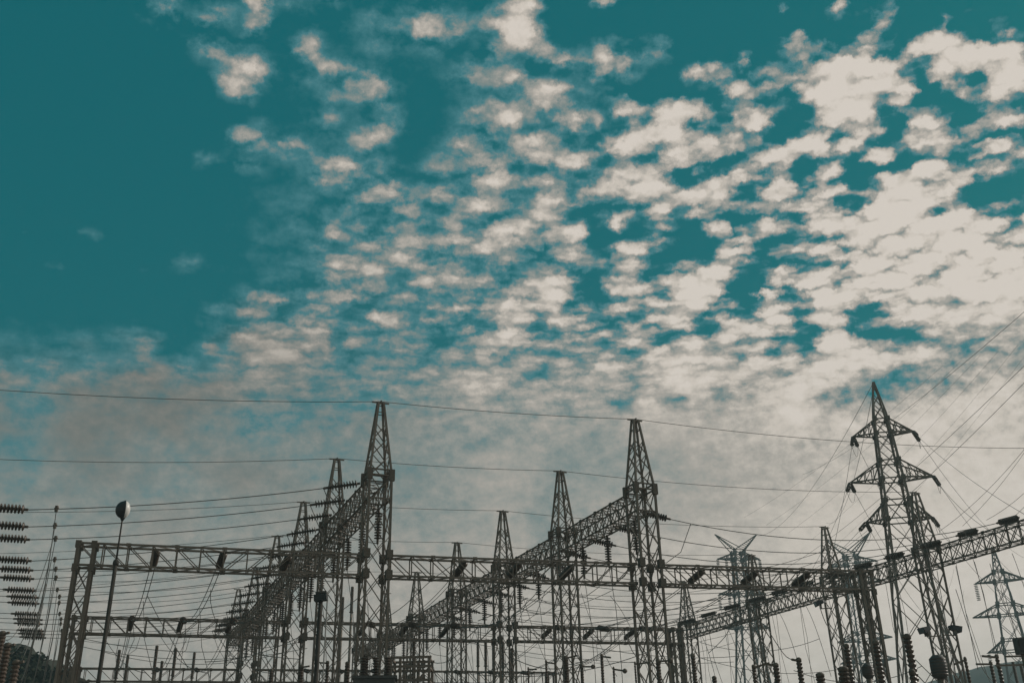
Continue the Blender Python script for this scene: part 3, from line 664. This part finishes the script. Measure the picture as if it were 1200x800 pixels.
floodlight(1119, 736, 50, 'right of two dark floodlights low on the tower behind the pylon', .1)
pp = at(376, 700, 32)
t = Thing('lamp_post', 'dark post with a small boxy lamp head among the left row towers', 'lamp post', (pp.x, pp.y, 0))
t.part('post', mesh_from('post', *lathe([(.085, 0), (.07, pp.z - .1)], 10), POLE, True)); t.bar('lamp_head', (-.2, 0, pp.z - .02), (.2, 0, pp.z + .02), .3, .2, HOUSING); t.bar('lamp_cap', (-.16, 0, pp.z + .14), (.18, 0, pp.z + .17), .24, .06, GREYP)
p2 = at(384, 694, 33); o_ = V3((p2.x, p2.y, 0))
whip = wire('whip_aerial', [o_, V3((p2.x, p2.y, p2.z * .5)), V3((p2.x, p2.y, p2.z))], .022, 'pale slender rod standing beside the boxy lamp post', 'rod', m=CONC)

# ------------------------------------------------------------------ yard equipment along the bottom
def post_unit(p, h_ins, r, label, kind, group, name='post_insulator', arm=None, ball=False, lean=0):
    """steel stand + ribbed insulator column; p = top of the unit"""
    t = Thing(name, label, kind, (p.x, p.y, 0), 0, group); z1 = p.z; z0 = z1 - h_ins
    t.part('stand', mesh_from('stand', *lathe([(r * .9, .0), (r * .8, z0)], 8), STEEL, True)); t.part('flange', mesh_from('flange', *lathe([(r * 1.5, z0), (r * 1.5, z0 + .05)], 10), PLATE))
    prof = [(r * .7, z0 + .05)]; n = max(4, int(h_ins / .11)); s = (h_ins - .12) / n
    for i in range(n): zz = z0 + .07 + i * s; prof += [(r * .86, zz), (r * 1.12, zz + s * .4), (r * 1.12, zz + s * .6), (r * .86, zz + s * .9)]
    t.part('ribbed_column', mesh_from('ribbed_column', *lathe(prof, 10), PORC)); t.part('cap', mesh_from('cap', *lathe([(r * 1.0, z1 - .05), (r * 1.05, z1 + .04), (r * .5, z1 + .08)], 10), PLATE, True))
    t.part('footing', mesh_from('footing', *lathe([(r * 3, -.1), (r * 3, .12)], 8), CONC))
    if arm:
        dx, dz = arm; e = V3((dx, -abs(dx) * .2, z1 + dz)); t.bar('arm', (0, 0, z1 - .02), e, .06, .06, PLATE)
        if ball: t.part('ball', mesh_from('ball', *lathe([(.03, -.09), (.08, -.05), (.1, 0), (.08, .05), (.03, .09)], 10), PLATE, True), loc=e)
    return t
U = [(883, 781, 34, 1.3, .075, (.5, .1), 0, 'thin dark ribbed post with a forked top, left of the thick posts at right'), (909, 779, 32, 1.5, .11, (-.25, .03), 0, 'thick ribbed post with a wide cap, right of the forked one'),
 (936, 773, 31, 1.6, .10, (-.22, .02), 0, 'thick leaning-looking post with a short left arm, middle of the gap'), (961, 791, 30, 1.2, .15, None, 0, 'short fat bushing low in the gap between right towers'),
 (988, 784, 28, 1.2, .17, None, 0, 'short fat bushing at the foot of the right row towers'), (992, 757, 29, 2.2, .09, None, 0, 'tall slim ribbed post left of the right end post'),
 (1026, 753, 27, 2.2, .10, None, 0, 'tall ribbed post just under the right end post'), (1063, 746, 25, 2.3, .11, (-.12, .03), 0, 'tallest ribbed post in front of the big pylon'),
 (1069, 788, 23, 1.2, .09, None, 0, 'low ribbed post right of the tallest ribbed post'), (1131, 772, 33, 1.2, .06, (-.4, -.15), 0, 'thin post with a left arm, right of the round drum'),
 (1168, 769, 33, 1.4, .075, (-.5, .02), 0, 'post with a long left arm under the far right pylon'), (1161, 777, 36, 1.2, .07, (-.55, -.02), 0, 'post with a lower left arm beside the long-armed post'),
 (705, 768, 40, 1.7, .07, (.35, -.08), 0, 'post with a short raised arm, left of the middle row tower'), (719, 783, 40, 1.3, .05, (.42, -.1), 1, 'slim post with a ball-ended arm left of the middle row tower'),
 (744, 777, 41, 1.5, .045, (.6, .02), 0, 'slim post with a bar arm in front of the middle row tower'), (771, 774, 38, 1.6, .10, (.45, .0), 1, 'thick post with a ball-ended arm behind the middle row tower'),
 (812, 768, 39, 2.0, .10, None, 0, 'thick dark ribbed post in the lattice right of the middle row'), (837, 794, 40, 1.0, .11, None, 0, 'low knob-topped post right of the middle row towers'),
 (619, 783, 48, 1.4, .05, (.4, -.05), 0, 'small post with a stub arm, leftmost of the centre posts'), (640, 775, 46, 1.5, .06, (.42, -.1), 0, 'post with a stub arm, between two middle row towers'),
 (663, 770, 44, 1.8, .12, (.5, .06), 0, 'thick ribbed post with arms in the lattice of a middle row tower'), (682, 780, 43, 1.4, .07, (.45, -.04), 1, 'post with a ball-ended arm right of the lattice tower'),
 (485, 752, 46, 2.0, .08, None, 0, 'ribbed post standing on the low steel frame, centre left'), (429, 768, 40, 1.6, .12, (.2, .02), 0, 'ribbed post left of the dark transformer'),
 (407, 777, 40, 1.4, .10, None, 0, 'ribbed post between the left row towers'), (353, 781, 42, 1.3, .12, (.35, .02), 0, 'ribbed post at the foot of the left row'), (384, 776, 42, 1.3, .08, (-.3, .0), 0, 'slim post with a left arm at the foot of the left row'),
 (318, 785, 45, 1.2, .10, None, 0, 'dark ribbed post left of the left row towers')]
for (x, y, Y, h, r, arm, ball, lb) in U: post_unit(at(x, y, Y), h, r * .82, lb, 'post insulator', 'post insulators in the yard', arm=arm, ball=ball)
# faint posts farther back
far_px = [(140, 762), (150, 768), (184, 757), (190, 775), (206, 760), (228, 765), (300, 748), (402, 700), (413, 688), (560, 752), (569, 750), (578, 756), (589, 752), (600, 760), (1108, 790), (1120, 792), (1187, 776), (1196, 778)]
FARL = ['leftmost far grey post, just right of the lamp pole', 'second far grey post right of the lamp pole', 'far grey post under the slack cable at left', 'short far grey post beside the slack cable at left', 'far grey post in the middle of the left section', 'far grey post left of the lattice at left', 'tall far grey post by the left row towers',
 'tallest far grey post between the two left towers', 'second tall far grey post between the two left towers', 'leftmost of five far grey posts in the centre', 'second of five far grey posts in the centre', 'third of five far grey posts in the centre', 'fourth of five far grey posts in the centre', 'rightmost of five far grey posts in the centre',
 'far short post behind the round drum', 'far short post right of the round drum', 'far grey post beneath the far right pylon', 'far grey post at the right edge behind the box']
for i, (x, y) in enumerate(far_px):
    p = at(x, y, 78 + (i * 7) % 13)
    side = 'left' if x < 350 else 'centre' if x < 900 else 'right'
    post_unit(p, 2.0, .12, FARL[i], 'post insulator', f'far posts in the {side} of the yard', name='far_post')

# round wave-trap drums
def drum(x, y, Y, r, h, label, onpole=True):
    p = at(x, y, Y); t = Thing('line_trap', label, 'line trap', (p.x, p.y, 0))
    t.part('drum', mesh_from('drum', *lathe([(r * .55, p.z - h / 2 - .03), (r, p.z - h / 2 + .06), (r * 1.03, p.z), (r, p.z + h / 2 - .06), (r * .55, p.z + h / 2 + .03)], 18), GREYP, True))
    for k in range(6):
        zz = p.z - h / 2 + .08 + k * (h - .16) / 5; t.part('winding', mesh_from('winding', *lathe([(r * 1.0, zz - .015), (r * 1.05, zz), (r * 1.0, zz + .015)], 18), PORC))
    t.part('stand', mesh_from('stand', *lathe([(.12, 0), (.09, p.z - h / 2)], 8), STEEL, True)); t.part('footing', mesh_from('footing', *lathe([(.4, -.1), (.4, .12)], 8), CONC))
drum(1100, 781, 28, .21, .55, 'big dark round line trap drum in front of the lattice at right')
drum(1017, 786, 32, .17, .38, 'smaller dark rounded line trap left of the right end post')

# low steel frame with panels, and a transformer
p = at(458, 770, 45); q = at(503, 769, 45); t = Thing('equipment_frame', 'low dark steel frame with cross bars and panels, centre left', 'steel frame', (p.x, p.y, 0), 0)
wd_ = q.x - p.x; zt = p.z; dpt = 1.6
for x in (0, wd_ * .25, wd_ * .62, wd_):
    for y in (0, dpt): t.bar('post', (x, y, 0), (x, y, zt - .05), .11)
for z in (zt, zt - .38, zt - .95, zt - 2.2):
    for y in (0, dpt): t.bar('rail', (-.1, y, z), (wd_ + .1, y, z), .09, .1)
    for x in (0, wd_): t.bar('rail', (x, .05, z - .02), (x, dpt - .05, z - .02), .07, .08)
for x0, x1 in ((.02, .25), (.27, .6), (.64, .98)): t.bar('panel', (x0 * wd_ + .05, .25, zt - 1.55), (x1 * wd_ - .05, .25, zt - 1.55), .05, 1.0 if x0 < .1 else .9, GREYP)
for i in range(4): t.bar('diagonal', (wd_ * (.25 * i), .01, zt - .95), (wd_ * .25 * (i + 1), .01, zt - .4), .05)
p = at(440, 785, 39); t = Thing('transformer', 'dark bulky transformer with cooling fins low in the left row lattice', 'transformer', (p.x, p.y, 0), .1)
t.bar('tank', (0, 0, 1.0), (0, 0, p.z - .35), 1.5, 1.2, GREYP); t.bar('lid', (0, 0, p.z - .35), (0, 0, p.z - .25), 1.65, 1.35, GREYP); t.bar('plinth', (0, 0, 0), (0, 0, 1.0), 1.8, 1.5, CONC)
for i in range(9): t.bar('cooling_fin', (-.66 + i * .165, -.8, 1.5), (-.66 + i * .165, -.8, p.z - .6), .05, .35, GREYP)
for i in range(3):
    prof = [(.08, 0)]
    for k in range(7): prof += [(.07, .05 + k * .1), (.13, .09 + k * .1), (.07, .13 + k * .1)]
    t.part('bushing', mesh_from('bushing', *lathe(prof, 10), PORC), loc=(-.45 + .45 * i, 0, p.z - .25))
# dark cabinets with fins at the lower left corner
for i, (x, y, Y, h, lb) in enumerate(((3, 742, 30, 1.6, 'tall dark ribbed post at the very left edge'), (9, 756, 29, 1.8, 'dark ribbed post second from the left edge'), (19, 776, 28, 1.2, 'shorter dark ribbed post third from the left edge'))):
    post_unit(at(x, y, Y), h, .10, lb, 'post insulator', 'ribbed posts at the left edge', arm=(.22, .02))
# box on an arm at the right edge
p = at(1197, 756, 31); t = Thing('switch_box', 'dark box with side arms on a post at the right edge', 'switch', (p.x, p.y, 0))
t.part('post', mesh_from('post', *lathe([(.1, 0), (.08, p.z - .25)], 8), STEEL, True)); t.bar('box', (0, 0, p.z - .25), (0, 0, p.z + .22), .34, .28, GREYP); t.bar('door', (0, -.152, p.z - .2), (0, -.152, p.z + .17), .26, .02, HOUSING)
for z, l in ((-.3, .55), (-.55, .9)): t.bar('arm', (-l, 0, p.z + z), (.3, 0, p.z + z), .05)

# low horizontal busbar pipes and wires in the distance
for i, (xa, ya, xb, yb, Y, Y2) in enumerate(((90, 746, 360, 750, 70, 76), (90, 756, 360, 759, 74, 80), (120, 763, 330, 765, 80, 84), (500, 742, 860, 775, 84, 90), (520, 728, 840, 700, 70, 60), (560, 718, 720, 690, 80, 78), (560, 790, 800, 745, 60, 66), (820, 770, 1000, 780, 85, 90), (820, 752, 960, 748, 90, 90), (930, 785, 1080, 780, 70, 70), (620, 740, 900, 764, 66, 80), (240, 775, 420, 700, 60, 60), (600, 770, 720, 752, 52, 54))):
    wire('low_conductor', sagpts(at(xa, ya, Y), at(xb, yb, Y2), .9, 14), .022, ['grey low wire behind the left cross gantry, top one', 'grey low wire behind the left cross gantry, second one', 'grey low wire behind the left cross gantry, lowest one', 'low wire dropping to the right behind the middle row', 'low wire rising to the right across the centre', 'short low wire rising between the middle row towers', 'steep low wire climbing right from the centre posts', 'faint low wire in the gap at the right, lower one', 'faint low wire in the gap at the right, upper one', 'faint low wire behind the right row feet', 'long low wire sloping down right through the centre', 'low wire rising through the left row lattice', 'short low wire above the centre posts'][i], group='low conductors far back')
for i, (pts, Y) in enumerate((([(173, 698), (185, 722), (200, 748), (222, 785)], 48), ([(247, 690), (248, 712), (262, 742), (300, 765), (352, 772)], 50), ([(455, 722), (475, 708), (505, 680), (530, 662)], 50), ([(618, 700), (590, 715), (560, 727)], 44), ([(640, 660), (632, 690), (600, 722)], 50),
     ([(863, 720), (850, 745), (830, 765)], 56), ([(960, 708), (968, 730), (985, 755), (1000, 772)], 40), ([(905, 705), (898, 730), (918, 765), (930, 773)], 42), ([(645, 742), (655, 768), (668, 778), (690, 772)], 44), ([(734, 745), (745, 768), (768, 780)], 44), ([(478, 745), (492, 770), (520, 776), (545, 760)], 50), ([(140, 748), (136, 775), (150, 786)], 55), ([(1120, 690), (1135, 735), (1150, 780), (1165, 800)], 50), ([(1160, 660), (1175, 705), (1200, 750)], 50))):
    P_ = [at(x, y, Y) for x, y in pts]; cc = []
    for a in range(len(P_) - 1):
        p0 = P_[max(a - 1, 0)]; p1 = P_[a]; p2_ = P_[a + 1]; p3 = P_[min(a + 2, len(P_) - 1)]
        for u in range(4):
            s = u / 4; cc.append(.5 * ((2 * p1) + (p2_ - p0) * s + (2 * p0 - 5 * p1 + 4 * p2_ - p3) * s * s + (3 * p1 - p0 - 3 * p2_ + p3) * s ** 3))
    cc.append(P_[-1])
    wire('slack_cable', cc, .017, ['slack cable falling right of the globe lamp pole', 'slack cable looping low left of the left row', 'slack cable climbing right from the left row tower', 'short slack cable beside a middle row tower', 'slack cable from the front gantry toward the middle gantry', 'slack cable under the right gantry row, left part', 'slack cable falling from the small floodlight', 'slack cable ending at the post with short left arm', 'slack loop at the centre posts under the middle gantry', 'slack loop at the foot of the middle row tower', 'slack loop above the low steel frame', 'small hooked cable under the left middle gantry', 'slack cable right of the big pylon, left one', 'slack cable right of the big pylon, right one'][i], group='slack cables')

# more thin conductors seen through the gantries
def fine(name, a, b, Ya, Yb, sag, label, group): wire(name, sagpts(at(*a, Ya), at(*b, Yb), sag, 12), .015, label, group=group)
LV = ['first', 'second', 'third', 'fourth', 'fifth', 'sixth', 'seventh', 'eighth']
for i in range(8): fine('low_conductor', (58 + 4 * i, 668 + 11.5 * i), (372 - 9 * i, 640 + 13 * i), 58 + 3 * i, 56 + 3 * i, .5 + .06 * i, f'thin level wire between lamp pole and left row, {LV[i]} from the top', 'thin wires behind the lamp pole')
for i in range(8): fine('low_conductor', (560 + 12 * (i % 3), 668 + 13 * i), (980 - 14 * i, 640 + 15 * i), 62 + 3 * i, 64 + 3 * i, 1.6, f'thin wire between the middle and right towers, {LV[i]} from the top', 'thin wires between the middle and right towers')
for i in range(7): fine('slanting_wire', (545 + 34 * i, 690 + 4 * (i % 3)), (575 + 37 * i, 792 - 5 * (i % 2)), 52, 50, -.5 if i % 2 else .4, f'thin slanting wire low among the middle row, {LV[i]} from the left', 'slanting wires in the centre')
for i in range(6): fine('slanting_wire', (118 + 33 * i, 738 + 3 * (i % 2)), (172 + 36 * i - 70 * (i % 2), 788), 54, 52, .5, f'thin slanting wire below the left middle gantry, {LV[i]} from the left', 'slanting wires at left')
for i in range(6): fine('slanting_wire', (818 + 31 * i, 742 - 9 * i), (838 + 34 * i, 792), 58, 55, -.6, f'thin slanting wire in the gap under the right row, {LV[i]} from the left', 'slanting wires under the right row')
for i in range(5): fine('slanting_wire', (1098 + 22 * i, 668 - 5 * i), (1120 + 26 * i, 790 - 6 * i), 50, 48, -.7, f'thin slanting wire at lower right, {LV[i]} from the left', 'slanting wires at lower right')
for i in range(4): fine('corner_cable', (60 - 3 * i, 640 + 22 * i), (4 + 6 * i, 748 + 14 * i), 42, 38, 1.2, f'curved cable sweeping down to the left corner posts, {LV[i]} from the top', 'curved cables at the left corner')

for i in range(6): wire('line_conductor', sagpts(at(1105 + 22 * i, 428 - 6 * i, 120), at(872 + 26 * i, 606 + 9 * i, 190), 1.2, 14), .016, f'faint line fanning across the sky left of the big pylon, {LV[i]} from the left', group='faint fan of lines by the big pylon')

# ------------------------------------------------------------------ ground, road, hills
def sheet(name, x0, x1, y0, y1, z, m):
    o = bpy.data.objects.new(name, mesh_from(name, [(x0, y0, z), (x1, y0, z), (x1, y1, z), (x0, y1, z)], [(0, 1, 2, 3)], m)); col.objects.link(o); o['kind'] = 'structure'; return o
sheet('ground', -2500, 2500, -800, 3000, 0, GRAVEL); sheet('road', -60, 60, 14, 20, .004, CONC)
def hill(name, pts, depth):
    n = 90; v = []; f = []
    xs = np.linspace(pts[0][0], pts[-1][0], n); hs = np.interp(xs, [p[0] for p in pts], [p[1] for p in pts]); ys = np.interp(xs, [p[0] for p in pts], [p[2] for p in pts])
    rows = [(-.5, 0), (-.32, .35), (-.18, .7), (-.06, .93), (0, 1), (.15, .8), (.5, 0)]
    rnd = random.Random(3)
    for dy, hf in rows:
        for i in range(n):
            j = (rnd.random() - .5) * 1.3 * (1 if hf > 0 else 0); v.append((xs[i] + j, ys[i] + dy * depth + j, max(hs[i] * hf + j * (hs[i] > 3), -.5)))
    for r in range(len(rows) - 1):
        for i in range(n - 1): f.append((r * n + i, r * n + i + 1, (r + 1) * n + i + 1, (r + 1) * n + i))
    o = bpy.data.objects.new(name, mesh_from(name, v, f, HILLM, True)); col.objects.link(o); o['kind'] = 'structure'
def hp(x, y, Y): p = at(x, y, Y); return (p.x, p.z, Y)
hill('hill', [(-190, 20, 120), hp(-120, 752, 122), hp(-20, 752, 122), hp(12, 757, 122), hp(45, 768, 122), hp(75, 786, 122), hp(105, 806, 122), (-36, 2, 125)], 60)
hill('far_hill', [(60, 2, 420), (150, 40, 430), (190, 50, 430), (230, 54, 430), (300, 60, 420), (520, 40, 400)], 160)

v = []; f = []; rnd = random.Random(11)
for i in range(9000):
    u = rnd.random(); x = 0; c = hp(-30 + 150 * u, np.interp(-30 + 150 * u, [-30, 12, 45, 75, 105, 130], [752, 757, 768, 786, 806, 830]), 122)
    d = rnd.random(); y = 122 - 26 * d + rnd.gauss(0, .6); z = c[1] * (1 - .55 * d) + rnd.gauss(0, .22) + .5 * math.sin(u * 61) * math.sin(u * 23 + 1) - .1; X = c[0] * (1 - .18 * d) + rnd.gauss(0, .3)
    r = .18 + .22 * rnd.random(); a = rnd.random() * 6.28; b = rnd.random() * 3.1; n = len(v)
    e1 = V3((math.cos(a), math.sin(a), 0)) * r; e2 = V3((-math.sin(a) * math.cos(b), math.cos(a) * math.cos(b), math.sin(b))) * r; P0 = V3((X, y, z))
    v += [P0 + e1, P0 + e2, P0 - e1 * .9, P0 - e2]; f.append((n, n + 1, n + 2, n + 3))
o = bpy.data.objects.new('shrub_cover', mesh_from('shrub_cover', v, f, LEAF)); col.objects.link(o); tag(o, 'dark leafy scrub covering the slope at the lower left corner', 'scrub', kind='stuff')
# ------------------------------------------------------------------ air
hm = bpy.data.materials.new('haze'); hm.use_nodes = True; ht = hm.node_tree; ht.nodes.clear()
pv = ht.nodes.new('ShaderNodeVolumePrincipled'); pv.inputs['Color'].default_value = (.64, .90, .95, 1); pv.inputs['Density'].default_value = .0007; pv.inputs['Anisotropy'].default_value = .2
oo = ht.nodes.new('ShaderNodeOutputMaterial'); ht.links.new(pv.outputs[0], oo.inputs['Volume'])
vv = [(x, y, z) for z in (-1.5, 63) for x, y in ((-2600, -900), (2600, -900), (2600, 3100), (-2600, 3100))]
hz_ = bpy.data.objects.new('haze', mesh_from('haze', vv, [(3, 2, 1, 0), (4, 5, 6, 7), (0, 1, 5, 4), (1, 2, 6, 5), (2, 3, 7, 6), (3, 0, 4, 7)], hm)); col.objects.link(hz_); hz_['kind'] = 'stuff'
